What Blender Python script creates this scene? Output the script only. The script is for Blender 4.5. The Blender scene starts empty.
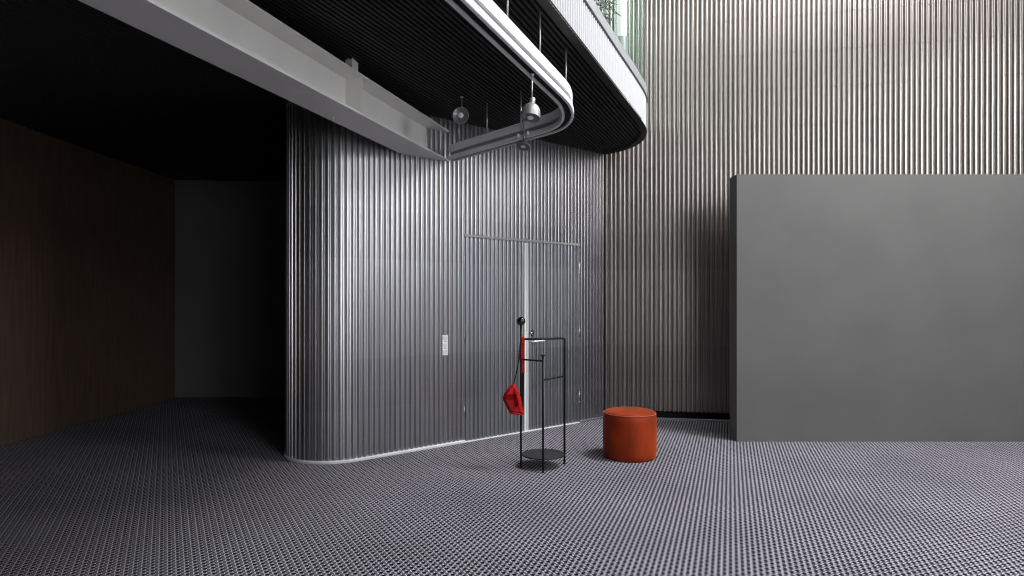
import bpy, bmesh, math, random
from mathutils import Vector, Matrix
random.seed(7)
S = bpy.context.scene
PI = math.pi

# ------------------------------------------------------------------ camera
cam_d = bpy.data.cameras.new('camera')
cam = bpy.data.objects.new('camera', cam_d)
S.collection.objects.link(cam)
S.camera = cam
cam.location = (0, 0, 1.4)
cam.rotation_euler = (PI / 2, 0, 0)
cam_d.sensor_width = 36
cam_d.lens = 620 * 36 / 1024
cam_d.shift_y = 15 / 1024
cam_d.clip_start = 0.05

# ------------------------------------------------------------------ world, lights, exposure
S.view_settings.view_transform = 'Standard'
S.view_settings.look = 'None'
S.view_settings.exposure = 0.0
S.view_settings.gamma = 1.0
S.view_settings.use_curve_mapping = False
S.cycles.filter_width = 1.1
w = bpy.data.worlds.new('world')
S.world = w
w.use_nodes = True
w.node_tree.nodes['Background'].inputs[0].default_value = (0.75, 0.85, 1.0, 1)
w.node_tree.nodes['Background'].inputs[1].default_value = 0.10


def area(name, loc, target, sx, sy, power, col=(1, 1, 1)):
    d = bpy.data.lights.new(name, 'AREA')
    d.shape = 'RECTANGLE'
    d.size, d.size_y = sx, sy
    d.energy = power
    d.color = col
    o = bpy.data.objects.new(name, d)
    S.collection.objects.link(o)
    o.location = loc
    o.rotation_euler = (Vector(target) - Vector(loc)).to_track_quat('-Z', 'Y').to_euler()
    return o


# skylight high over the atrium to the right, tall glazing behind the camera on the right, plus added fills
area('skylight', (3.9, 4.5, 7.3), (0.9, 5.0, 0.5), 1.6, 1.8, 680, (0.97, 0.98, 1.0))
area('roof_light', (2.6, 0.6, 7.5), (2.6, 0.6, 0.0), 4.0, 4.0, 150, (0.97, 0.98, 1.0))
area('side_fill', (6.1, 3.2, 3.5), (0.0, 4.8, 1.8), 2.4, 3.4, 270, (0.96, 0.98, 1.0))  # added light out of view, gives the ribbed door wall its reflections
area('entrance_glazing', (5.3, -4.0, 5.0), (-0.8, 5.5, 1.6), 2.4, 3.0, 300, (0.93, 0.95, 1.0))
area('low_fill', (3.4, -4.7, 1.7), (-0.8, 5.5, 1.3), 3.4, 2.4, 200, (0.92, 0.95, 1.0))  # added low fill behind the camera, lifts the lower front wall
area('upper_fill', (-2.6, 5.4, 5.6), (1.6, 7.2, 4.6), 2.0, 2.0, 130, (0.98, 0.99, 0.98))  # added fill, brightens the upper level behind the balcony glass


# ------------------------------------------------------------------ materials
def mat(name, col, rough=0.5, metal=0.0, spec=0.5, sheen=0.0, coat=0.0, emis=None):
    m = bpy.data.materials.new(name)
    m.use_nodes = True
    b = m.node_tree.nodes['Principled BSDF']
    b.inputs['Base Color'].default_value = (*col, 1)
    b.inputs['Roughness'].default_value = rough
    b.inputs['Metallic'].default_value = metal
    b.inputs['Specular IOR Level'].default_value = spec
    b.inputs['Coat Weight'].default_value = coat
    if sheen:
        b.inputs['Sheen Weight'].default_value = sheen
        b.inputs['Sheen Roughness'].default_value = 0.35
    if emis:
        b.inputs['Emission Color'].default_value = (*emis[0], 1)
        b.inputs['Emission Strength'].default_value = emis[1]
    return m


def nodes(m):
    nt = m.node_tree
    return nt, nt.nodes, nt.links, nt.nodes['Principled BSDF']


def noisy(m, scale, amount, stretch=(1, 1, 1), rough=None, bump=0.0, detail=3):
    """vary the base colour (and roughness) with object-space noise"""
    nt, N, L, b = nodes(m)
    tc = N.new('ShaderNodeTexCoord')
    mp = N.new('ShaderNodeMapping')
    mp.inputs['Scale'].default_value = stretch
    L.new(tc.outputs['Object'], mp.inputs['Vector'])
    no = N.new('ShaderNodeTexNoise')
    no.inputs['Scale'].default_value = scale
    no.inputs['Detail'].default_value = detail
    L.new(mp.outputs[0], no.inputs['Vector'])
    c = b.inputs['Base Color'].default_value[:]
    mr = N.new('ShaderNodeMapRange')
    mr.inputs['From Min'].default_value = 0.3
    mr.inputs['From Max'].default_value = 0.7
    mr.inputs['To Min'].default_value = 1 - amount
    mr.inputs['To Max'].default_value = 1 + amount
    L.new(no.outputs['Fac'], mr.inputs['Value'])
    mx = N.new('ShaderNodeVectorMath')
    mx.operation = 'SCALE'
    mx.inputs[0].default_value = c[:3]
    L.new(mr.outputs[0], mx.inputs['Scale'])
    L.new(mx.outputs[0], b.inputs['Base Color'])
    if rough:
        m2 = N.new('ShaderNodeMapRange')
        m2.inputs['From Min'].default_value = 0.3
        m2.inputs['From Max'].default_value = 0.7
        m2.inputs['To Min'].default_value = rough[0]
        m2.inputs['To Max'].default_value = rough[1]
        L.new(no.outputs['Fac'], m2.inputs['Value'])
        L.new(m2.outputs[0], b.inputs['Roughness'])
    if bump:
        bp = N.new('ShaderNodeBump')
        bp.inputs['Strength'].default_value = bump
        bp.inputs['Distance'].default_value = 0.01
        L.new(no.outputs['Fac'], bp.inputs['Height'])
        L.new(bp.outputs[0], b.inputs['Normal'])
    return m


def panel_metal(name, col, r0, r1, pitch=0.45):
    """aluminium cladding sheets: each horizontal course of panels has its own slight tone and gloss"""
    m = mat(name, col, r0, 1.0)
    nt, N, L, b = nodes(m)
    tc = N.new('ShaderNodeTexCoord')
    sp = N.new('ShaderNodeSeparateXYZ')
    L.new(tc.outputs['Object'], sp.inputs[0])
    dv = N.new('ShaderNodeMath'); dv.operation = 'DIVIDE'; dv.inputs[1].default_value = pitch
    L.new(sp.outputs['Z'], dv.inputs[0])
    fl = N.new('ShaderNodeMath'); fl.operation = 'FLOOR'
    L.new(dv.outputs[0], fl.inputs[0])
    wn = N.new('ShaderNodeTexWhiteNoise'); wn.noise_dimensions = '1D'
    L.new(fl.outputs[0], wn.inputs['W'])
    # vertical brushed streaks
    mp = N.new('ShaderNodeMapping'); mp.inputs['Scale'].default_value = (18, 18, 0.8)
    L.new(tc.outputs['Object'], mp.inputs[0])
    no = N.new('ShaderNodeTexNoise'); no.inputs['Scale'].default_value = 1.5; no.inputs['Detail'].default_value = 4
    L.new(mp.outputs[0], no.inputs['Vector'])
    sm = N.new('ShaderNodeMath'); sm.operation = 'MULTIPLY_ADD'
    sm.inputs[1].default_value = 0.10
    L.new(wn.outputs['Value'], sm.inputs[0])
    n2 = N.new('ShaderNodeMath'); n2.operation = 'MULTIPLY_ADD'; n2.inputs[1].default_value = 0.5; n2.inputs[2].default_value = 0.62
    L.new(no.outputs['Fac'], n2.inputs[0])
    L.new(n2.outputs[0], sm.inputs[2])
    sc = N.new('ShaderNodeVectorMath'); sc.operation = 'SCALE'; sc.inputs[0].default_value = col
    L.new(sm.outputs[0], sc.inputs['Scale'])
    L.new(sc.outputs[0], b.inputs['Base Color'])
    mr = N.new('ShaderNodeMapRange'); mr.inputs['To Min'].default_value = r0; mr.inputs['To Max'].default_value = r1
    L.new(wn.outputs['Value'], mr.inputs['Value'])
    L.new(mr.outputs[0], b.inputs['Roughness'])
    return m


def carpet_mat():
    """woven carpet: staggered black dots with pale zigzag threads running between their columns"""
    m = mat('carpet_weave', (0.2, 0.2, 0.2), 0.95, 0, 0.1)
    nt, N, L, b = nodes(m)

    def M(op, a, b_=None, c=None):
        n = N.new('ShaderNodeMath'); n.operation = op
        for i, v in enumerate((a, b_, c)):
            if v is None: continue
            if isinstance(v, (int, float)): n.inputs[i].default_value = v
            else: L.new(v, n.inputs[i])
        return n.outputs[0]
    tc = N.new('ShaderNodeTexCoord')
    sp = N.new('ShaderNodeSeparateXYZ'); L.new(tc.outputs['Object'], sp.inputs[0])
    th = math.radians(19.4)
    X, Y = sp.outputs['X'], sp.outputs['Y']
    across = M('SUBTRACT', M('MULTIPLY', X, math.cos(th)), M('MULTIPLY', Y, math.sin(th)))
    along = M('ADD', M('MULTIPLY', X, math.sin(th)), M('MULTIPLY', Y, math.cos(th)))
    u = M('DIVIDE', across, 0.030)
    v = M('DIVIDE', along, 0.053)
    col = M('FLOOR', M('ADD', u, 0.5))
    du = M('ABSOLUTE', M('SUBTRACT', u, col))                    # 0 on the dot column, .5 between
    par = M('MULTIPLY', M('FLOORED_MODULO', col, 2.0), 0.5)
    fv = M('FRACT', M('ADD', v, par))
    dv = M('ABSOLUTE', M('SUBTRACT', fv, 0.5))
    d2 = M('ADD', M('POWER', M('MULTIPLY', du, 0.030), 2.0), M('POWER', M('MULTIPLY', dv, 0.053), 2.0))
    dist = M('SQRT', d2)
    dot = N.new('ShaderNodeMapRange'); dot.inputs['From Min'].default_value = 0.0095; dot.inputs['From Max'].default_value = 0.0125
    dot.inputs['To Min'].default_value = 1; dot.inputs['To Max'].default_value = 0
    L.new(dist, dot.inputs['Value'])
    # zigzag thread, centred between the columns
    fu = M('SUBTRACT', M('FRACT', u), 0.5)
    tri = M('PINGPONG', M('MULTIPLY', v, 2.0), 0.5)
    zig = M('SUBTRACT', M('MULTIPLY', tri, 1.1), 0.275)
    zd = M('ABSOLUTE', M('SUBTRACT', fu, zig))
    zl = N.new('ShaderNodeMapRange'); zl.inputs['From Min'].default_value = 0.08; zl.inputs['From Max'].default_value = 0.13
    zl.inputs['To Min'].default_value = 1; zl.inputs['To Max'].default_value = 0
    L.new(zd, zl.inputs['Value'])
    no = N.new('ShaderNodeTexNoise'); no.inputs['Scale'].default_value = 1.3; no.inputs['Detail'].default_value = 3
    L.new(tc.outputs['Object'], no.inputs['Vector'])
    m1 = N.new('ShaderNodeMix'); m1.data_type = 'RGBA'
    m1.inputs['A'].default_value = (0.075, 0.071, 0.084, 1)
    m1.inputs['B'].default_value = (0.53, 0.51, 0.56, 1)
    L.new(zl.outputs[0], m1.inputs['Factor'])
    m2 = N.new('ShaderNodeMix'); m2.data_type = 'RGBA'
    L.new(m1.outputs['Result'], m2.inputs['A'])
    m2.inputs['B'].default_value = (0.002, 0.002, 0.003, 1)
    L.new(dot.outputs[0], m2.inputs['Factor'])
    m3 = N.new('ShaderNodeMix'); m3.data_type = 'RGBA'; m3.blend_type = 'MULTIPLY'
    L.new(m2.outputs['Result'], m3.inputs['A'])
    cr = N.new('ShaderNodeMapRange'); cr.inputs['From Min'].default_value = .3; cr.inputs['From Max'].default_value = .7
    cr.inputs['To Min'].default_value = .85; cr.inputs['To Max'].default_value = 1.1
    L.new(no.outputs['Fac'], cr.inputs['Value'])
    L.new(cr.outputs[0], m3.inputs['B'])
    m3.inputs['Factor'].default_value = 1
    L.new(m3.outputs['Result'], b.inputs['Base Color'])
    bp = N.new('ShaderNodeBump'); bp.inputs['Strength'].default_value = 0.4; bp.inputs['Distance'].default_value = 0.004
    L.new(M('SUBTRACT', zl.outputs[0], dot.outputs[0]), bp.inputs['Height'])
    L.new(bp.outputs[0], b.inputs['Normal'])
    return m


def glass_mat():
    m = bpy.data.materials.new('green_tinted_glass')
    m.use_nodes = True
    nt = m.node_tree; N = nt.nodes; L = nt.links
    N.clear()
    o = N.new('ShaderNodeOutputMaterial')
    t = N.new('ShaderNodeBsdfTransparent'); t.inputs[0].default_value = (0.90, 0.955, 0.93, 1)
    g = N.new('ShaderNodeBsdfGlossy'); g.inputs['Roughness'].default_value = 0.02; g.inputs[0].default_value = (.9, 1, .96, 1)
    lw = N.new('ShaderNodeLayerWeight'); lw.inputs['Blend'].default_value = .35
    pw = N.new('ShaderNodeMath'); pw.operation = 'POWER'; pw.inputs[1].default_value = 4
    L.new(lw.outputs['Facing'], pw.inputs[0])
    f = N.new('ShaderNodeMath'); f.operation = 'MULTIPLY_ADD'; f.inputs[1].default_value = .5; f.inputs[2].default_value = .03
    L.new(pw.outputs[0], f.inputs[0])
    x = N.new('ShaderNodeMixShader')
    L.new(f.outputs[0], x.inputs[0]); L.new(t.outputs[0], x.inputs[1]); L.new(g.outputs[0], x.inputs[2])
    L.new(x.outputs[0], o.inputs[0])
    return m


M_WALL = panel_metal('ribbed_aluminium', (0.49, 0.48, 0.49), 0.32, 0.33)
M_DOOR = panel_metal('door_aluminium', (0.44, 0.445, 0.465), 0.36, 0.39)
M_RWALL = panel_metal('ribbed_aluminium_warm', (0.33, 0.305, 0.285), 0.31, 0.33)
M_TRIM = noisy(mat('brushed_trim', (0.55, 0.55, 0.57), 0.6, 0.1), 8, .08)
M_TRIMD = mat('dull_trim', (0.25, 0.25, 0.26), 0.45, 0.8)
M_CARPET = carpet_mat()
M_SOFF = mat('black_soffit_paint', (0.0035, 0.0035, 0.0035), 0.45, 0, 0.5)
M_FASC = mat('white_ribbed_paint', (0.42, 0.42, 0.43), 0.5)
M_COPE = noisy(mat('grey_channel', (0.30, 0.305, 0.31), 0.5, 0.3), 12, .05)
M_GLASS = glass_mat()
M_BEAM = noisy(mat('grey_beam_paint', (0.84, 0.825, 0.79), 0.33), 3, .05)
M_TRACK = noisy(mat('track_white_paint', (0.80, 0.80, 0.80), 0.42), 5, .04)
M_SLOT = mat('track_slot_dark', (0.006, 0.006, 0.006), 0.7, 0, 0.2)
M_STEEL = mat('steel_rod', (0.55, 0.55, 0.55), 0.35, 0.8)
M_LAMP = mat('lamp_grey', (0.34, 0.34, 0.34), 0.4, 0.6)
M_LENS = mat('lamp_lens', (0.16, 0.165, 0.165), 0.2, 0.2, coat=0.5)
M_BULB = mat('bulb_frosted', (0.85, 0.84, 0.80), 0.3)
M_BLACK = mat('black_powder_coat', (0.005, 0.005, 0.0055), 0.6, 0, 0.25)
M_BALL = mat('black_lacquer', (0.004, 0.004, 0.004), 0.08, coat=0.5)
M_RED = noisy(mat('red_fabric', (0.33, 0.003, 0.003), 0.65, spec=.2, sheen=.1), 20, .2, bump=.2)
M_CORD = mat('black_webbing', (0.004, 0.004, 0.005), 0.8, 0, 0.2)
M_VELVET = noisy(mat('rust_velvet', (0.225, 0.023, 0.002), 0.75, spec=.2, sheen=0.3), 6, .35, (1, 1, .6), bump=.12)
_b = M_VELVET.node_tree.nodes['Principled BSDF']
_b.inputs['Sheen Tint'].default_value = (1.0, 0.30, 0.10, 1)
M_PIPE = mat('rust_piping', (0.36, 0.045, 0.012), 0.7, sheen=.4)
M_WHITE = mat('white_plastic', (0.85, 0.85, 0.85), 0.35)
M_KNOB = mat('switch_rocker', (0.70, 0.70, 0.70), 0.3)
M_CHROME = mat('satin_chrome', (0.75, 0.75, 0.76), 0.2, 1.0)
M_PLASTER = noisy(mat('dark_plaster', (0.10, 0.097, 0.093), 0.8), 2, .06)
M_WOOD = noisy(mat('brown_panelling', (0.10, 0.065, 0.045), 0.55), 3, .2, (8, 8, .6))
M_CEIL = noisy(mat('grey_ceiling', (0.25, 0.25, 0.25), 0.8), 2, .05)
M_LEAF = noisy(mat('plant_leaf', (0.03, 0.045, 0.03), 0.45), 6, .3)
M_POT = mat('grey_pot', (0.3, 0.3, 0.3), 0.6)
M_COL = mat('white_column_paint', (0.88, 0.88, 0.88), 0.4)


# ------------------------------------------------------------------ helpers
def link(o):
    S.collection.objects.link(o)
    return o


def obj(name, bm, m, parent=None, smooth=False, recalc=True):
    if recalc: bmesh.ops.recalc_face_normals(bm, faces=bm.faces)
    me = bpy.data.meshes.new(name)
    bm.to_mesh(me)
    bm.free()
    me.materials.append(m)
    if smooth:
        for p in me.polygons: p.use_smooth = True
    o = link(bpy.data.objects.new(name, me))
    if parent: o.parent = parent
    return o


def ribsmooth(o):
    for p in o.data.polygons: p.use_smooth = True
    return o


def autosmooth(o, ang=35):
    for p in o.data.polygons: p.use_smooth = True
    o.data.set_sharp_from_angle(angle=math.radians(ang))
    return o


def tag(o, label, cat, group=None):
    o['label'] = label; o['category'] = cat
    if group: o['group'] = group
    return o


def struct(o):
    o['kind'] = 'structure'
    return o


def thing(name, label, cat, loc=(0, 0, 0), rz=0.0, group=None):
    o = link(bpy.data.objects.new(name, None))
    o.empty_display_size = .1
    o.location = loc
    o.rotation_euler = (0, 0, rz)
    return tag(o, label, cat, group)


def box(bm, c, s, rot=None):
    g = bmesh.ops.create_cube(bm, size=1)
    M = Matrix.Translation(Vector(c)) @ (rot.to_4x4() if rot else Matrix.Identity(4)) @ Matrix.Diagonal((*s, 1))
    bmesh.ops.transform(bm, matrix=M, verts=g['verts'])
    return g['verts']


def bbox(bm, c, s, bev=0.003, rot=None, seg=2):
    """bevelled box"""
    t = bmesh.new()
    bmesh.ops.create_cube(t, size=1)
    bmesh.ops.transform(t, matrix=Matrix.Diagonal((*s, 1)), verts=t.verts)
    bmesh.ops.bevel(t, geom=t.edges[:], offset=bev, segments=seg, affect='EDGES', profile=.6)
    M = Matrix.Translation(Vector(c)) @ (rot.to_4x4() if rot else Matrix.Identity(4))
    bmesh.ops.transform(t, matrix=M, verts=t.verts)
    me = bpy.data.meshes.new('tmp'); t.to_mesh(me); t.free()
    bm.from_mesh(me); bpy.data.meshes.remove(me)


def tube(bm, pts, r, seg=12, caps=True):
    """round tube along a polyline; r a number or a list"""
    pts = [Vector(p) for p in pts]
    n = len(pts)
    rs = r if isinstance(r, (list, tuple)) else [r] * n
    rings = []
    up = None
    for i, p in enumerate(pts):
        d = (pts[min(i + 1, n - 1)] - pts[max(i - 1, 0)]).normalized()
        if up is None:
            up = Vector((0, 0, 1)) if abs(d.z) < .9 else Vector((1, 0, 0))
        a = d.cross(up).normalized()
        b = a.cross(d).normalized()
        up = b
        rings.append([bm.verts.new(p + (a * math.cos(2 * PI * k / seg) + b * math.sin(2 * PI * k / seg)) * rs[i]) for k in range(seg)])
    for i in range(n - 1):
        for k in range(seg):
            bm.faces.new((rings[i][k], rings[i][(k + 1) % seg], rings[i + 1][(k + 1) % seg], rings[i + 1][k]))
    if caps:
        bm.faces.new(rings[0][::-1]); bm.faces.new(rings[-1])


def lathe(bm, prof, seg=32, M=None):
    """prof: list of (radius, z); closed top/bottom when radius is 0"""
    M = M or Matrix.Identity(4)
    rings = []
    for r, z in prof:
        if r < 1e-6:
            rings.append([bm.verts.new(M @ Vector((0, 0, z)))])
        else:
            rings.append([bm.verts.new(M @ Vector((r * math.cos(2 * PI * k / seg), r * math.sin(2 * PI * k / seg), z))) for k in range(seg)])
    for a, b in zip(rings, rings[1:]):
        for k in range(seg):
            q = (k + 1) % seg
            if len(a) == 1 and len(b) == 1: continue
            if len(a) == 1: bm.faces.new((a[0], b[q], b[k]))
            elif len(b) == 1: bm.faces.new((a[k], a[q], b[0]))
            else: bm.faces.new((a[k], a[q], b[q], b[k]))


def sweep(bm, pts2, prof, close=True):
    """sweep a closed cross-section [(offset to the right of travel, z)] along plan polyline pts2"""
    n = len(pts2)
    rings = []
    for i in range(n):
        p = Vector(pts2[i])
        d0 = (Vector(pts2[i]) - Vector(pts2[i - 1])).normalized() if i else (Vector(pts2[1]) - p).normalized()
        d1 = (Vector(pts2[i + 1]) - p).normalized() if i < n - 1 else d0
        n0 = Vector((d0.y, -d0.x)); n1 = Vector((d1.y, -d1.x))
        nn = (n0 + n1).normalized(); k = 1 / max(.3, nn.dot(n0))
        rings.append([bm.verts.new((p.x + nn.x * o * k, p.y + nn.y * o * k, z)) for o, z in prof])
    m = len(prof)
    for a, b in zip(rings, rings[1:]):
        for k in range(m):
            bm.faces.new((a[k], a[(k + 1) % m], b[(k + 1) % m], b[k]))
    bm.faces.new(rings[0][::-1]); bm.faces.new(rings[-1])


def resample(poly, ds, smax=None):
    """polyline -> list of (point, normal to the right of travel, s)"""
    P = [Vector(p) for p in poly]
    segs = []
    s = 0
    for a, b in zip(P, P[1:]):
        l = (b - a).length
        segs.append((s, s + l, a, b)); s += l
    tot = s
    n = max(2, round(tot / ds))
    nd = []
    for i in range(len(P)):
        a = P[max(0, i - 1)]; b = P[min(len(P) - 1, i + 1)]
        t = (b - a).normalized(); nd.append(Vector((t.y, -t.x)))
    out = []
    j = 0
    for i in range(n + 1):
        q = tot * i / n
        while j < len(segs) - 1 and q > segs[j][1]: j += 1
        s0, s1, a, b = segs[j]
        f = (q - s0) / (s1 - s0)
        t = (b - a).normalized()
        nn = Vector((t.y, -t.x)) if (s1 - s0) > .2 else (nd[j] * (1 - f) + nd[j + 1] * f).normalized()
        out.append((a.lerp(b, f), nn, q))
    return out, tot


RIB = [(0.0, 0.0), (.10, 0.0), (.36, 0.0), (.41, .06), (.46, .90), (.49, .985), (.62, 1.0), (.76, 1.0), (.89, .985), (.92, .90), (.97, .06), (1.0, 0.0)]


def ribbed(bm, poly, z0, z1, pitch=.053, depth=.030, s0=None, s1=None, course=.45, thick=.08, sub=16, off=0.0, zoff=0.0):
    """vertical ribbed sheet along a plan polyline, with groove joints between panel courses"""
    smp, tot = resample(poly, pitch / sub)

    def at(q):
        f = max(0.0, min(q / tot * (len(smp) - 1), len(smp) - 1 - 1e-9))
        i = int(f); f -= i
        return smp[i][0].lerp(smp[i + 1][0], f), (smp[i][1] * (1 - f) + smp[i + 1][1] * f).normalized(), q
    a_, b_ = (0 if s0 is None else max(0, s0)), (tot if s1 is None else min(tot, s1))
    cols = []
    for k in range(int(a_ / pitch) - 1, int(b_ / pitch) + 2):
        for t, h in RIB[:-1]:
            q = (k + t) * pitch
            if a_ <= q <= b_: cols.append((q, h))
    if cols[0][0] > a_ + 1e-4: cols.insert(0, (a_, cols[0][1]))
    if cols[-1][0] < b_ - 1e-4: cols.append((b_, cols[-1][1]))
    smp = [(*at(q)[:2], h) for q, h in cols]
    zs = [(z0, 0)]
    if course:
        k = math.ceil((z0 + .05 - zoff) / course)
        while k * course + zoff < z1 - .05:
            z = k * course + zoff
            zs += [(z - .0022, 0), (z - .0018, .004), (z + .0018, .004), (z + .0022, 0)]
            k += 1
    zs.append((z1, 0))
    rows = []
    for z, g in zs:
        rows.append([bm.verts.new((p.x + n.x * (h * depth - g + off), p.y + n.y * (h * depth - g + off), z)) for p, n, h in smp])
    for a, b in zip(rows, rows[1:]):
        for i in range(len(smp) - 1):
            bm.faces.new((a[i], a[i + 1], b[i + 1], b[i]))
    for r in rows:                                   # level edges stay crisp, the ribs stay smooth
        for u_, v_ in zip(r, r[1:]):
            e_ = bm.edges.get((u_, v_))
            if e_: e_.smooth = False
    # back of the sheet
    st = len(RIB) - 1
    idx = list(range(0, len(smp), st))
    if idx[-1] != len(smp) - 1: idx.append(len(smp) - 1)
    lo = [bm.verts.new((smp[i][0].x - smp[i][1].x * thick, smp[i][0].y - smp[i][1].y * thick, z0)) for i in idx]
    hi = [bm.verts.new((smp[i][0].x - smp[i][1].x * thick, smp[i][0].y - smp[i][1].y * thick, z1)) for i in idx]
    for i in range(len(idx) - 1):
        bm.faces.new((lo[i], hi[i], hi[i + 1], lo[i + 1]))
        for row, edge in ((rows[0], lo), (rows[-1], hi)):
            for k in range(idx[i], idx[i + 1]):
                if k == idx[i]: bm.faces.new((row[k], edge[i], edge[i + 1], row[k + 1]))
                else: bm.faces.new((row[k], edge[i + 1], row[k + 1]))
    for e in (0, -1):
        bm.faces.new([r[e] for r in rows] + [hi[e], lo[e]])


def arc(c, r, a0, a1, n):
    return [(c[0] + r * math.cos(a0 + (a1 - a0) * i / n), c[1] + r * math.sin(a0 + (a1 - a0) * i / n)) for i in range(n + 1)]


def catmull(P, n=8):
    P = [Vector(p) for p in P]
    out = []
    for i in range(len(P) - 1):
        p0 = P[max(0, i - 1)]; p1 = P[i]; p2 = P[i + 1]; p3 = P[min(len(P) - 1, i + 2)]
        for k in range(n):
            t = k / n
            out.append(.5 * ((2 * p1) + (p2 - p0) * t + (2 * p0 - 5 * p1 + 4 * p2 - p3) * t * t + (3 * p1 - p0 - 3 * p2 + p3) * t ** 3))
    out.append(P[-1])
    return out


# ------------------------------------------------------------------ floor and outer shell
XL, XR, YB, YF, ZC = -5.0, 6.2, -5.0, 9.2, 7.6
ZS = 3.21           # underside of the balcony
ZU = 3.52           # upper floor level
bm = bmesh.new(); box(bm, ((XL + XR) / 2, (YB + YF) / 2, -.05), (XR - XL, YF - YB, .1))
struct(obj('floor', bm, M_CARPET))
bm = bmesh.new(); box(bm, ((XL + XR) / 2, (YB + YF) / 2, ZC + .05), (XR - XL, YF - YB, .1))
struct(obj('ceiling', bm, M_CEIL))
bm = bmesh.new(); box(bm, (XL - .05, (YB + YF) / 2, ZC / 2), (.1, YF - YB + .2, ZC))
struct(obj('wall_left', bm, M_WOOD))
bm = bmesh.new(); box(bm, ((XL + XR) / 2, YB - .05, ZC / 2), (XR - XL, .1, ZC))
struct(obj('wall_back', bm, M_PLASTER))
bm = bmesh.new(); box(bm, (XR + .05, (YB + 6.48) / 2, ZC / 2), (.1, 6.48 - YB, ZC))
struct(obj('wall_right', bm, M_PLASTER))
bm = bmesh.new(); box(bm, ((2.27 + XR) / 2, 6.36, 1.35), (XR - 2.27, .20, 2.7))
struct(obj('wall_shade_partition', bm, M_PLASTER))  # partition added out of view to cast the shadow wedge on the floor
bm = bmesh.new(); box(bm, ((XL - 2.0) / 2, YF + .05, ZU / 2), (-2.0 - XL, .1, ZU))
struct(obj('wall_passage', bm, M_PLASTER))

# ------------------------------------------------------------------ ribbed wall with the double door
TD = Vector((.7742, .6330))                 # direction of the door wall, left to right
ND = Vector((.6330, -.7742))                # towards the room
T0 = Vector((-1.39, 5.518))                 # end of the rounded corner
R = .42
CC = T0 - ND * R
CORNER = Vector((1.115, 7.566))
a1 = math.atan2(ND.y, ND.x)
left_path = [(CC.x - R, YF)] + [(CC.x - R, CC.y)] + arc(CC, R, -PI, a1, 40)[1:] + [tuple(CORNER)]
L0 = (YF - CC.y) + R * (a1 + PI)            # arc length at T0


def wall_s(x):                              # arc length of the wall point with this X
    return L0 + (x - T0.x) / TD.x


def wall_pt(x, out=0.0, z=0.0):
    p = T0 + TD * ((x - T0.x) / TD.x) + ND * out
    return Vector((p.x, p.y, z))


DL, DR, DM, DH = -.494, .776, .140, 2.085
bm = bmesh.new()
ribbed(bm, left_path, 0.0, ZS, s1=wall_s(DL), zoff=.18)
ribbed(bm, left_path, DH, ZS, s0=wall_s(DL), s1=wall_s(DR), zoff=.18)
ribbed(bm, left_path, 0.0, ZS, s0=wall_s(DR), zoff=.18)
struct(ribsmooth(obj('wall_front', bm, M_WALL, recalc=False)))

rz = math.atan2(TD.y, TD.x)
RZ = Matrix.Rotation(rz, 3, 'Z')


def leaf(name, xa, xb):
    bm = bmesh.new()
    ribbed(bm, left_path, .012, DH - .02, depth=.028, s0=wall_s(xa) + .003, s1=wall_s(xb) - .003, off=-.002, zoff=.18, thick=.05)
    return struct(ribsmooth(obj(name, bm, M_DOOR, recalc=False)))


d1 = leaf('door_1', DL, DM)
d2 = leaf('door_2', DM, DR)


def hinge(parent, x, z, m=M_CHROME):
    bm = bmesh.new()
    p = wall_pt(x, .020, z)
    tube(bm, [(p.x, p.y, z - .055), (p.x, p.y, z + .055)], .009, 12)
    for k in (-.057, .057):
        tube(bm, [(p.x, p.y, z + k - .004), (p.x, p.y, z + k + .004)], .011, 12)
    obj('hinge', bm, m, parent, True)


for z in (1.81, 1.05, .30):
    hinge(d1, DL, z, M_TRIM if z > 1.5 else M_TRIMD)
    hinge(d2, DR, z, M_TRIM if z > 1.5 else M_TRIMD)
bm = bmesh.new()
bbox(bm, wall_pt(DM + .002, .020, 2.045 / 2 + .008), (.056, .012, 2.045), .002, RZ)
obj('cover_strip', bm, mat('pale_aluminium', (.85, .86, .85), .38, .35), d1)
# cylinder lock and lever on the right leaf
bm = bmesh.new()
Mx = Matrix.Translation(wall_pt(.205, .016, 1.068)) @ RZ.to_4x4() @ Matrix.Rotation(PI / 2, 4, 'X')
lathe(bm, [(0, 0), (.036, 0), (.036, .006), (.031, .010), (0, .010)], 24, Mx)
obj('lock_rose', bm, M_BLACK, d2, False)
bm = bmesh.new()
lathe(bm, [(0, .009), (.016, .009), (.016, .018), (.013, .020), (0, .020)], 16, Mx)
obj('key_cylinder', bm, M_CHROME, d2)
bm = bmesh.new()
Mh = Matrix.Translation(wall_pt(.195, .016, .978)) @ RZ.to_4x4() @ Matrix.Rotation(PI / 2, 4, 'X')
lathe(bm, [(0, 0), (.026, 0), (.026, .006), (.022, .009), (0, .009)], 24, Mh)
rose = obj('handle_rose', bm, M_TRIMD, d2)
bm = bmesh.new()
h0 = wall_pt(.195, .02, .978); h1 = wall_pt(.195, .062, .978); h2 = wall_pt(.205, .070, .980); h3 = wall_pt(.315, .070, .984)
tube(bm, [h0, h1, h2, h2.lerp(h3, .5), h3], [.009, .009, .009, .008, .007], 12)
obj('lever', bm, mat('satin_steel', (.8, .8, .8), .4, .3), rose, True)

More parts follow.
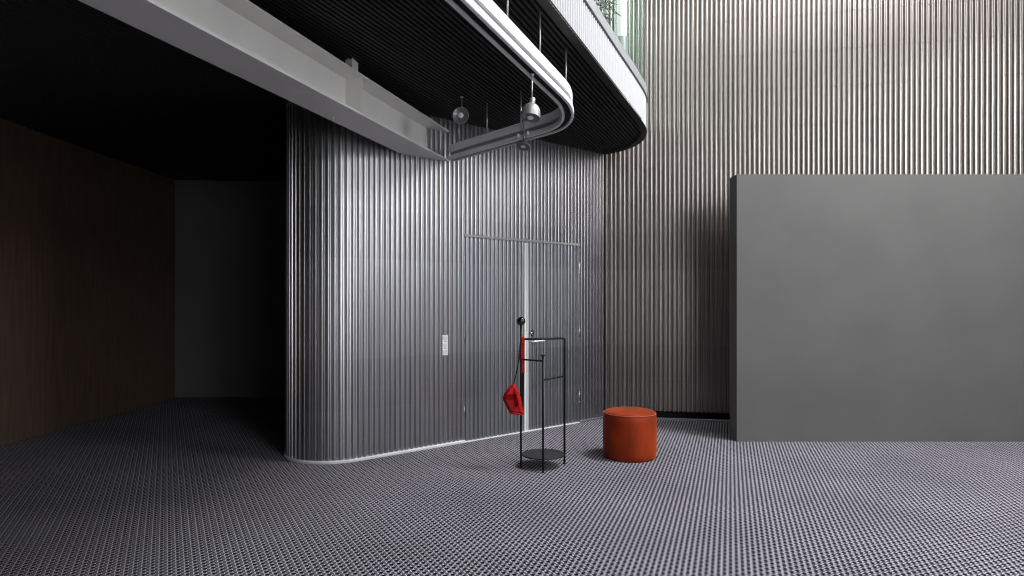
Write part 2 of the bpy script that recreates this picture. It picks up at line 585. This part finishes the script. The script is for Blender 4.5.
# head rail and floor trims
bm = bmesh.new()
c = wall_pt((DL + DR) / 2, .022, DH - .004)
bbox(bm, c, ((DR - DL) / TD.x + .01, .018, .028), .003, RZ)
struct(obj('trim_1', bm, M_COPE))
bm = bmesh.new()
sw = [p for p in left_path if p[1] <= CC.y + 1.5 or True]
lp = [(CC.x - R, 7.2), (CC.x - R, CC.y)] + arc(CC, R, -PI, a1, 30)[1:] + [tuple(wall_pt(DL)[:2])]
sweep(bm, lp, [(0.0, 0), (.045, 0), (.045, .016), (.038, .024), (.0, .026)])
struct(obj('baseboard_left', bm, M_TRIM))
bm = bmesh.new()
sweep(bm, [tuple(wall_pt(DL + .002)[:2]), tuple(wall_pt(DR - .002)[:2])], [(-.04, 0), (.040, 0), (.036, .008), (-.04, .010)])
struct(obj('trim_2', bm, M_TRIM))
bm = bmesh.new()
sweep(bm, [tuple(wall_pt(DR)[:2]), tuple(wall_pt(1.09)[:2])], [(0, 0), (.035, 0), (.035, .016), (.028, .024), (0, .026)])
struct(obj('baseboard_front', bm, M_TRIMD))

# ------------------------------------------------------------------ tall ribbed wall on the right, running behind the balcony
RD = Vector((.9800, -.1990))
r0 = CORNER + RD * .0
far_l = CORNER - RD * 6.2
far_r = CORNER + RD * 5.2
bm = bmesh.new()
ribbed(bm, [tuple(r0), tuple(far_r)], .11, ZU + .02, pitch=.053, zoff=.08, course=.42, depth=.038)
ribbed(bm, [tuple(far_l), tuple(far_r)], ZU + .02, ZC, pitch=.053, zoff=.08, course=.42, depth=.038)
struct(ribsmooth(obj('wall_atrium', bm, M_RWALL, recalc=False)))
bm = bmesh.new()
sweep(bm, [tuple(r0), tuple(far_r)], [(-.07, 0), (-.03, 0), (-.03, .11), (-.07, .11)])
struct(obj('baseboard_recess', bm, M_SLOT))
bm = bmesh.new()
sweep(bm, [tuple(r0 + RD * .05), tuple(far_r)], [(-.03, 0), (.015, 0), (.015, .020), (.008, .026), (-.03, .026)])
struct(obj('baseboard_right', bm, M_TRIMD))
bm = bmesh.new()
box(bm, (CORNER.x - .004, CORNER.y - .018, ZS / 2), (.018, .016, ZS))
struct(obj('trim_3', bm, M_SLOT))

# ------------------------------------------------------------------ balcony: soffit, fascia, slab, balustrade
ED = Vector((.4012, .9160))                 # direction of the balcony edge, away from the camera
E0 = Vector((.209, 3.70))
curve = catmull([(.893, 5.27), (1.040, 5.6), (1.206, 5.98), (1.326, 6.27), (1.398, 6.50), (1.430, 6.72), (1.425, 6.95), (1.360, 7.20), (1.250, 7.38), (1.125, 7.50)], 8)
E0 = Vector((.893, 5.27)) - ED * 1.7
start = E0 - ED * 9.4
edge = [start] + [v for v in curve]
poly_out = [tuple(v) for v in edge]
# plan outline of the balcony (soffit side)
outline = [Vector(p) for p in poly_out] + [Vector(CORNER), wall_pt(-.5).to_2d(), wall_pt(-1.39).to_2d()] + \
          [Vector(p) for p in arc(CC, R, a1, -PI, 12)[1:]] + [Vector((CC.x - R, YF)), Vector((XL, YF)), Vector((XL, start.y))]
bm = bmesh.new()
vb = [bm.verts.new((p.x, p.y, ZS + .012)) for p in outline]
vt = [bm.verts.new((p.x, p.y, ZU - .01)) for p in outline]
bm.faces.new(vb); bm.faces.new(vt[::-1])
for i in range(len(vb)):
    j = (i + 1) % len(vb)
    bm.faces.new((vb[i], vb[j], vt[j], vt[i]))
struct(obj('floor_upper', bm, M_SOFF))
# upper floor deck over the rooms behind the front wall
bm = bmesh.new()
deck = [Vector((CC.x - R, YF)), CC + Vector((-R, 0)), Vector(T0), Vector(CORNER), far_l + Vector((0, .0))]
deck = [Vector((CC.x - R + .1, YF - .3)), CC + Vector((-R + .15, .15)), Vector(T0) - ND * .1, Vector(CORNER) - ND * .1]
vb = [bm.verts.new((p.x, p.y, ZS + .02)) for p in deck]
vt = [bm.verts.new((p.x, p.y, ZU - .012)) for p in deck]
bm.faces.new(vb); bm.faces.new(vt[::-1])
for i in range(4):
    j = (i + 1) % 4
    bm.faces.new((vb[i], vb[j], vt[j], vt[i]))
struct(obj('floor_landing', bm, M_SOFF))

# soffit ribs, parallel to the edge, each clipped to the outline
EN = Vector((ED.y, -ED.x))


def clip(off):
    o = E0 + EN * off
    hits = []
    n = len(outline)
    for i in range(n):
        a = outline[i]; b = outline[(i + 1) % n]
        da = (a - o).dot(EN); db = (b - o).dot(EN)
        if (da > 0) != (db > 0):
            t = da / (da - db)
            hits.append((a.lerp(b, t) - o).dot(ED))
    hits.sort()
    return hits


bm = bmesh.new()
pitch = .04
k = 0
off = .20
while off > -6.4:
    hs = clip(off)
    for q in range(0, len(hs) - 1, 2):
        s0, s1 = hs[q] + .01, hs[q + 1] - .02
        if s1 - s0 < .05 or s1 < -6: continue
        s0 = max(s0, -5.5)
        o = E0 + EN * off
        pr = [(-.0135, ZS + .012), (-.008, ZS - .003), (-.006, ZS - .005), (.006, ZS - .005), (.008, ZS - .003), (.0135, ZS + .012)]
        A = [bm.verts.new((*(o + ED * s0 + EN * a), z)) for a, z in pr]
        B = [bm.verts.new((*(o + ED * s1 + EN * a), z)) for a, z in pr]
        for i in range(5): bm.faces.new((A[i], A[i + 1], B[i + 1], B[i]))
        bm.faces.new(A); bm.faces.new(B[::-1])
    off -= pitch
struct(obj('ceiling_soffit', bm, M_SOFF))

bm = bmesh.new()
ribbed(bm, poly_out, ZS - .0095, ZU, pitch=.05, depth=.010, course=None, thick=.02, s0=4.0)
struct(ribsmooth(obj('trim_4', bm, M_FASC, recalc=False)))
bm = bmesh.new()
sweep(bm, poly_out, [(.0, ZU), (.0, ZU + .012), (-.06, ZU + .012), (-.06, ZU)])
struct(obj('trim_5', bm, M_SLOT))
bm = bmesh.new()
sweep(bm, poly_out, [(.017, ZS - .0095), (.017, ZS - .0125), (-.05, ZS - .0125), (-.05, ZS - .0095)])
struct(obj('trim_6', bm, M_SOFF))
rail = thing('glass_balustrade', 'green tinted glass balustrade in a grey channel on the balcony edge', 'balustrade', (0, 0, 0))
bm = bmesh.new()
sweep(bm, poly_out, [(.022, ZU + .013), (.022, ZU + .10), (.016, ZU + .105), (-.05, ZU + .105), (-.056, ZU + .10), (-.056, ZU + .013)])
obj('base_channel', bm, M_COPE, rail)
bm = bmesh.new()
sweep(bm, poly_out, [(-.010, ZU + .105), (-.010, ZU + 1.65), (-.024, ZU + 1.65), (-.024, ZU + .105)])
obj('glass_panel', bm, M_GLASS, rail)
bm = bmesh.new()
sweep(bm, poly_out, [(.004, ZU + 1.65), (.004, ZU + 1.68), (-.038, ZU + 1.68), (-.038, ZU + 1.65)])
obj('handrail', bm, M_TRIM, rail)

# things standing on the upper floor, glimpsed through the glass
col = thing('round_column', 'slim white round column on a grey base behind the balcony glass', 'column', (1.165, 6.60, ZU))
bm = bmesh.new(); lathe(bm, [(.058, .70), (.058, ZC - ZU - .002), (0, ZC - ZU - .002)], 32, Matrix.Identity(4))
o = autosmooth(obj('shaft', bm, M_COL, col))
bm = bmesh.new(); lathe(bm, [(0, .001), (.075, .001), (.075, .02), (.062, .03), (.068, .66), (.066, .70), (0, .70)], 32)
autosmooth(obj('column_base', bm, M_COPE, col))
pl = thing('potted_plant', 'dark leafy potted plant on the upper floor behind the balcony glass', 'plant', (.80, 5.95, ZU))
bm = bmesh.new(); lathe(bm, [(0, .001), (.11, .001), (.15, .34), (.14, .35), (.13, .30), (0, .30)], 28)
autosmooth(obj('pot', bm, M_POT, pl))
bm = bmesh.new()
for i in range(7):
    a = i * 2.4
    tube(bm, [(0, 0, .28), (.05 * math.cos(a), .05 * math.sin(a), .6), (.12 * math.cos(a), .12 * math.sin(a), .8 + .05 * i)], [.008, .006, .003], 6)
obj('stem', bm, M_LEAF, pl, True)
bm = bmesh.new()
for i in range(110):
    a = random.uniform(0, 2 * PI); r = random.uniform(.03, .19); z = random.uniform(.5, 1.25)
    c = Vector((r * math.cos(a), r * math.sin(a), z))
    d = Vector((math.cos(a + random.uniform(-.6, .6)), math.sin(a), random.uniform(-.6, .5))).normalized()
    sd = d.cross(Vector((0, 0, 1))).normalized() * random.uniform(.015, .03)
    l = random.uniform(.08, .14)
    nrm = d.cross(sd).normalized() * .006
    v = [bm.verts.new(q) for q in (c, c + d * l * .4 + sd, c + d * l, c + d * l * .4 - sd, c + d * l * .45 + nrm * 2, c + d * l * .45 - nrm)]
    for t in ((0, 1, 4), (1, 2, 4), (2, 3, 4), (3, 0, 4), (1, 0, 5), (2, 1, 5), (3, 2, 5), (0, 3, 5)):
        bm.faces.new([v[k] for k in t])
o = obj('foliage', bm, M_LEAF, pl, True)

# ------------------------------------------------------------------ steel I-beam
BE = Vector((.3106, .9505)).normalized()
BL = Vector((-BE.y, BE.x))
B0 = Vector((-1.351, 3.878))
beam = thing('steel_beam', 'pale grey steel I-beam running into the ribbed wall under the dark ceiling', 'beam', (0, 0, 0))


def hit(wd, gap=.004):
    """distance along the beam at which a line wd left of its right edge meets the wall face"""
    o = B0 + BL * wd
    # (o + BE s - T0) . ND = gap
    return (gap - (o - T0).dot(ND)) / BE.dot(ND)


def slab(bm, w0, w1, z0, z1, s0=-5.2, s1=None):
    c = []
    for wd in (w0, w1):
        for s in (s0, hit(wd) if s1 is None else s1):
            p = B0 + BL * wd + BE * s
            c.append(p)
    lo = [bm.verts.new((p.x, p.y, z0)) for p in (c[0], c[1], c[3], c[2])]
    hi = [bm.verts.new((p.x, p.y, z1)) for p in (c[0], c[1], c[3], c[2])]
    bm.faces.new(lo); bm.faces.new(hi[::-1])
    for i in range(4): bm.faces.new((lo[i], lo[(i + 1) % 4], hi[(i + 1) % 4], hi[i]))


Z0, Z1 = 2.795, 3.10
bm = bmesh.new(); slab(bm, 0, .30, Z0, Z0 + .018); obj('bottom_flange', bm, M_BEAM, beam)
bm = bmesh.new(); slab(bm, 0, .30, Z1 - .018, Z1); obj('top_flange', bm, M_BEAM, beam)
bm = bmesh.new(); slab(bm, .144, .156, Z0 + .018, Z1 - .018); obj('web', bm, M_BEAM, beam)
# stiffener at the pixel column 363 on the right edge: solve for s
u = (363 - 512) / 620
s_st = (u * B0.y - B0.x) / (BE.x - u * BE.y)
for ds in (0, -2.2):
    bm = bmesh.new(); slab(bm, .004, .144, Z0 + .018, Z1 - .018, s_st + ds - .006, s_st + ds + .006)
    obj('stiffener', bm, M_BEAM, beam)
    bm = bmesh.new(); slab(bm, .156, .296, Z0 + .018, Z1 - .018, s_st + ds - .006, s_st + ds + .006)
    obj('stiffener', bm, M_BEAM, beam)
bm = bmesh.new(); slab(bm, .06, .12, Z1, ZS + .010, s_st - .05, s_st + .03); obj('hanger_plate', bm, M_BEAM, beam)
bm = bmesh.new()
p = B0 + BL * .24 + BE * (s_st - .02)
tube(bm, [(p.x, p.y, Z0 - .028), (p.x, p.y, Z0)], .006, 10)
tube(bm, [(p.x, p.y, Z0 - .010), (p.x, p.y, Z0)], .012, 6)
obj('bolt', bm, M_WHITE, beam)

# ------------------------------------------------------------------ curved hanging track
tp = [(-2.514, -2.13), (-.269, 2.796), (.295, 4.135), (.362, 4.31), (.397, 4.46), (.414, 4.60), (.408, 4.74), (.380, 4.87),
      (.322, 4.985), (.230, 5.095), (.118, 5.22), (-.06, 5.42), (-.235, 5.61), (-.42, 5.81), (-.585, 6.00)]
core = catmull(tp[2:], 8)
track_path = [Vector(tp[0]), Vector(tp[1])] + core
TZ = 2.775
track = thing('suspended_light_track', 'curved white light track hanging on thin rods under the dark ceiling', 'light track')
bm = bmesh.new()
sweep(bm, track_path, [(-.032, TZ + .078), (.032, TZ + .078), (.034, TZ + .081), (.034, TZ + .145), (-.034, TZ + .145), (-.034, TZ + .081)])
autosmooth(obj('upper_profile', bm, M_TRACK, track), 30)
bm = bmesh.new()
sweep(bm, track_path, [(-.012, TZ + .040), (.014, TZ + .040), (.014, TZ + .078), (-.012, TZ + .078)])
autosmooth(obj('recessed_neck', bm, M_COPE, track), 30)
for sgn in (1, -1):
    bm = bmesh.new()
    pr = [(.044, TZ + .004), (.044, TZ + .037), (.041, TZ + .040), (.024, TZ + .040), (.024, TZ + .000), (.040, TZ + .000)]
    pr = [(o * sgn, z) for o, z in pr]
    sweep(bm, track_path, pr)
    autosmooth(obj('lower_rail', bm, M_TRACK, track), 30)
bm = bmesh.new()
sweep(bm, track_path, [(-.023, TZ + .014), (.023, TZ + .014), (.023, TZ + .039), (-.023, TZ + .039)])
obj('conductor_slot', bm, M_SLOT, track)


def at_px(px):
    """points of the track (near branch first) seen in image column px"""
    u = (px - 512) / 620
    out = []
    for a, b in zip(track_path, track_path[1:]):
        fa = a.x - u * a.y; fb = b.x - u * b.y
        if (fa > 0) != (fb > 0) and a.y > 1:
            out.append(a.lerp(b, fa / (fa - fb)))
    return out


def rod(p):
    bm = bmesh.new()
    tube(bm, [(p.x, p.y, TZ + .145), (p.x, p.y, ZS - .004)], .0055, 10)
    tube(bm, [(p.x, p.y, TZ + .145), (p.x, p.y, TZ + .162)], .010, 10)
    obj('suspension_rod', bm, M_STEEL, track, True)


for px, which in ((507.5, 0), (540, 0), (566, 0), (487, -1), (521, -1), (459, -1)):
    q = at_px(px)
    if q: rod(q[which])
for y in (2.2, .9, -.6):
    t = (y - tp[0][1]) / (tp[1][1] - tp[0][1])
    rod(track_path[0].lerp(track_path[1], t))


# ------------------------------------------------------------------ spotlights
def spot(label, head, aim, R0, hgt, stem_top, stem_r=.005):
    """bell spotlight; head = neck position, aim = direction the mouth faces"""
    t = thing('bell_spotlight', label, 'spotlight', head, 0, 'bell spotlights by the light track')
    q = Vector(aim).normalized().to_track_quat('-Z', 'Y').to_matrix().to_4x4()
    bm = bmesh.new()
    pr = [(0, .030), (.016, .030), (.018, .026), (.018, -.004), (.026, -.010), (R0 * .70, -hgt * .24), (R0 * .90, -hgt * .44), (R0 * .98, -hgt * .74),
          (R0, -hgt), (R0 * .95, -hgt), (R0 * .88, -hgt * .72), (R0 * .6, -hgt * .38), (0, -hgt * .3)]
    lathe(bm, pr, 32, q)
    autosmooth(obj('bell_shade', bm, M_LAMP, t), 40)
    bm = bmesh.new()
    lathe(bm, [(0, -hgt * .86), (R0 * .55, -hgt * .88), (R0 * .9, -hgt * .93), (R0 * .92, -hgt * .97), (R0 * .55, -hgt * .93), (0, -hgt * .91)], 32, q)
    autosmooth(obj('lens', bm, M_LENS, t), 40)
    bm = bmesh.new()
    lathe(bm, [(0, -hgt * .90), (R0 * .3, -hgt * .94), (R0 * .34, -hgt * 1.0), (R0 * .2, -hgt * 1.06), (0, -hgt * 1.09)], 20, q)
    autosmooth(obj('bulb', bm, M_BULB, t), 60)
    bm = bmesh.new()
    rel = [Vector(p) - Vector(head) for p in stem_top]
    tube(bm, rel, stem_r, 10)
    obj('stem', bm, M_STEEL, t, True)
    bm = bmesh.new()
    v = rel[-1]
    tube(bm, [v - Vector((0, 0, .012)), v], .014, 12)
    obj('mount', bm, M_STEEL, t, True)
    return t


q = at_px(532)[0]
h = Vector((q.x, q.y, 1.4 + .3225 * q.y))
spot('grey bell spotlight with its mouth down, hanging inside the bend of the light track', h, (-.12, -.20, -1), .060, .098,
     [(h.x, h.y, h.z + .02), (h.x, h.y, TZ)])
h = Vector((-.450, 5.42, 3.025))
spot('round spotlight facing the room, nearest the steel beam', h, (.10, -1, -.14), .070, .10,
     [(h.x + .012, h.y, h.z + .015), (h.x + .012, h.y, ZS - .004)])
q = at_px(525)[-1]
h = Vector((q.x - .01, q.y - .075, 2.735))
spot('small spotlight just below the far side of the light track', h, (-.20, -.30, -1), .062, .042,
     [(h.x, h.y, h.z), (h.x, h.y + .006, 2.80), (h.x, h.y + .012, 2.96), (h.x + .01, h.y + .075, 2.965), (h.x + .01, h.y + .075, 2.921)])
for px in (523.5, 533):
    q = at_px(px)[-1]
    bm = bmesh.new()
    bbox(bm, (q.x - .045, q.y - .035, TZ + .030), (.016, .016, .03), .003)
    obj('track_clip', bm, M_TRACK, track)

# ------------------------------------------------------------------ switch panel
p = wall_pt((443.5 - 512) / 620 * 6.103, .019, .9865)
sw = thing('switch_panel', 'white panel of three stacked switches on the ribbed wall left of the door', 'switch', p, rz)
bm = bmesh.new(); bbox(bm, (0, -.004, 0), (.064, .010, .200), .002); obj('back_plate', bm, M_WHITE, sw)
for i, z in enumerate((.066, 0, -.066)):
    bm = bmesh.new(); bbox(bm, (0, -.011, z), (.058, .008, .058), .003)
    f = obj('switch_frame', bm, M_WHITE, sw)
    bm = bmesh.new()
    if i == 2:
        for x in (-.011, .011): bbox(bm, (x, -.017, z), (.017, .006, .036), .002, Matrix.Rotation(.08, 3, 'X'))
    elif i == 1:
        lathe(bm, [(0, 0), (.019, 0), (.019, .005), (0, .005)], 20, Matrix.Translation((0, -.015, z)) @ Matrix.Rotation(PI / 2, 4, 'X'))
    else:
        bbox(bm, (0, -.016, z), (.040, .006, .040), .002, Matrix.Rotation(.08, 3, 'X'))
    obj('rocker', bm, M_KNOB, f)

# ------------------------------------------------------------------ coat stand
PLx, PLy = .076, 5.26
PF = Vector((.2555, 5.11)); PR = Vector((.456, 5.39)); PL_ = Vector((PLx, PLy))
DC = Vector((.266, 5.325))
cs = thing('coat_stand', 'black steel coat stand with a ball finial and a round base tray', 'coat stand', (DC.x, DC.y, 0))


def L3(p, z): return (p.x - DC.x, p.y - DC.y, z)


bm = bmesh.new()
tube(bm, [L3(PL_, .0), L3(PL_, 1.215)], .0085, 14); obj('tall_pole', bm, M_BLACK, cs, True)
bm = bmesh.new()
bmesh.ops.create_uvsphere(bm, u_segments=32, v_segments=20, radius=.038, matrix=Matrix.Translation(L3(PL_, 1.247)))
obj('ball_finial', bm, M_BALL, cs, True)
bm = bmesh.new(); tube(bm, [L3(PF, 0), L3(PF, .965)], .0085, 14)
o = obj('front_pole', bm, M_BLACK, cs, True)
bm = bmesh.new(); lathe(bm, [(0, .962), (.020, .962), (.020, .970), (.016, .974), (0, .974)], 24, Matrix.Translation(L3(PF, 0)))
obj('pole_cap', bm, M_BLACK, o)
bm = bmesh.new()
c = []
for k in range(5):
    a = k / 4 * PI / 2
    c.append(1.080 + .014 * math.sin(a))
tube(bm, [L3(PR, 0), L3(PR, 1.085), L3(PR, 1.092)], .0095, 14); obj('frame_pole', bm, M_BLACK, cs, True)
bm = bmesh.new(); tube(bm, [L3(PL_, 1.093), L3(PR, 1.093)], .0090, 12); obj('top_bar', bm, M_BLACK, cs, True)
bm = bmesh.new(); tube(bm, [L3(PL_, .922), L3(PF, .922)], .0075, 12); obj('cross_bar', bm, M_BLACK, cs, True)
bm = bmesh.new(); tube(bm, [L3(PF, .765), L3(PR, .765)], .0075, 12); obj('cross_bar', bm, M_BLACK, cs, True)
bm = bmesh.new(); lathe(bm, [(0, .096), (.182, .096), (.185, .098), (.185, .106), (.182, .108), (.178, .104), (0, .104)], 64)
autosmooth(obj('base_tray', bm, noisy(mat('tray_speckle', (.006, .006, .0065), .6), 120, .5), cs), 40)
for p in (PL_, PF, PR):
    bm = bmesh.new(); lathe(bm, [(0, 0), (.012, 0), (.012, .008), (.009, .010), (0, .010)], 16, Matrix.Translation(L3(p, .0)))
    obj('foot', bm, M_BLACK, cs)


# ------------------------------------------------------------------ red bag on a strap
def ribbon(bm, pts, w, t, side=(1, 0, 0)):
    """flat strap: width w along side, thickness t"""
    pts = [Vector(p) for p in pts]; sd = Vector(side).normalized()
    rings = []
    n = len(pts)
    for i, p in enumerate(pts):
        d = (pts[min(n - 1, i + 1)] - pts[max(0, i - 1)]).normalized()
        nn = d.cross(sd).normalized()
        s2 = nn.cross(d).normalized()
        rings.append([bm.verts.new(p + s2 * a * w / 2 + nn * b * t / 2) for a, b in ((-1, -1), (1, -1), (1, 1), (-1, 1))])
    for a, b in zip(rings, rings[1:]):
        for k in range(4): bm.faces.new((a[k], a[(k + 1) % 4], b[(k + 1) % 4], b[k]))
    bm.faces.new(rings[0][::-1]); bm.faces.new(rings[-1])


def P3(px, py, Y): return Vector(((px - 512) / 620 * Y, Y, 1.4 - (py - 303) / 620 * Y))


BY = 5.215
bag = thing('red_bag', 'small red fabric bag hanging by a long strap from the coat stand', 'bag', P3(514, 400, BY))
o0 = Vector(bag.location)


def Bp(x, y, dy=0.0):                       # outline in zoomed crop units
    return P3(500 + x / 14.4, 380 + y / 14.4, BY) + Vector((0, dy, 0)) - o0


bm = bmesh.new()
ring = [(190, 45), (240, 92), (272, 165), (298, 245), (318, 350), (345, 500), (240, 492), (140, 480), (95, 390), (35, 270), (62, 190), (120, 110)]
mid = [bm.verts.new(Bp(x, y)) for x, y in ring]
inner = [(190, 90), (215, 120), (238, 190), (255, 262), (272, 360), (300, 455), (235, 448), (165, 440), (130, 370), (85, 275), (100, 205), (145, 140)]
dep = [-.012, -.022, -.045, -.050, -.028, -.020, -.030, -.024, -.022, -.020, -.036, -.030]
fr = [bm.verts.new(Bp(x, y, d)) for (x, y), d in zip(inner, dep)]
bk = [bm.verts.new(Bp(x, y, -d * .9)) for (x, y), d in zip(inner, dep)]
n = 12
for i in range(n):
    j = (i + 1) % n
    bm.faces.new((mid[i], mid[j], fr[j], fr[i]))
    bm.faces.new((mid[j], mid[i], bk[i], bk[j]))
for side, sg in ((fr, -1), (bk, 1)):
    c1 = bm.verts.new(Bp(185, 190, sg * .030)); c2 = bm.verts.new(Bp(195, 290, -sg * .004)); c3 = bm.verts.new(Bp(215, 390, sg * .026))
    for a, b in ((0, 1), (1, 2)): bm.faces.new((side[a], side[b], c1))
    for a, b in ((10, 11), (11, 0)): bm.faces.new((side[a], side[b], c1))
    bm.faces.new((side[2], side[3], c2, c1)); bm.faces.new((side[9], side[10], c1, c2))
    bm.faces.new((side[3], side[4], c3, c2)); bm.faces.new((side[8], side[9], c2, c3))
    for a, b in ((4, 5), (5, 6), (6, 7), (7, 8)): bm.faces.new((side[a], side[b], c3))
o = autosmooth(obj('pouch', bm, M_RED, bag), 28)
bm = bmesh.new()
tube(bm, [Bp(150, 470, -.026), Bp(200, 470, -.034), Bp(260, 480, -.034), Bp(320, 492, -.022)], [.006, .008, .008, .005], 10)
obj('rolled_hem', bm, M_RED, o, True)
sy = PLy - .016
bm = bmesh.new()
T = lambda px, py, Y: P3(px, py, Y) - o0
top = [T(523.2, 373, sy), T(523.2, 350, sy), T(523.3, 341, sy - .002), T(523.2, 338, sy + .001), T(522.6, 336.6, sy + .012)]
ribbon(bm, top, .025, .004)
ribbon(bm, [T(522.6, 336.6, sy + .012), T(521.4, 337.6, PLy + .018), T(520.4, 346, PLy + .018), T(519.2, 359, PLy + .012)], .018, .004)
obj('red_strap', bm, M_RED, bag)
bm = bmesh.new()
ribbon(bm, [T(523.0, 372.6, sy), T(522.6, 395, sy - .006), T(522.2, 412, sy - .02)], .022, .004)
ribbon(bm, [T(519.2, 358.6, PLy + .012), T(517.3, 369, PLy - .01), T(513.6, 384.5, BY)], .009, .004)
obj('black_strap', bm, M_CORD, bag)

# ------------------------------------------------------------------ velvet pouffe
pf = thing('velvet_pouffe', 'round rust orange velvet pouffe on the patterned carpet', 'pouffe', (1.073, 5.655, 0))
bm = bmesh.new()
pr = [(0, .002), (.222, .002), (.231, .006), (.2365, .018), (.2395, .06), (.2415, .16), (.2425, .25), (.2405, .34), (.237, .392), (.232, .402)]
lathe(bm, pr, 96)
autosmooth(obj('upholstered_side', bm, M_VELVET, pf), 60)
bm = bmesh.new()
lathe(bm, [(.232, .402), (.230, .409), (.222, .416), (.200, .422), (.14, .428), (.07, .431), (0, .432)], 96)
autosmooth(obj('top_cushion', bm, M_VELVET, pf), 60)
bm = bmesh.new()
tube(bm, [(.2335 * math.cos(2 * PI * k / 96), .2335 * math.sin(2 * PI * k / 96), .403) for k in range(97)], .0042, 8, caps=False)
obj('piping', bm, M_PIPE, pf, True)
bm = bmesh.new()
lathe(bm, [(0, 0), (.20, 0), (.20, .006), (0, .006)], 48)
obj('base_board', bm, M_SLOT, pf)
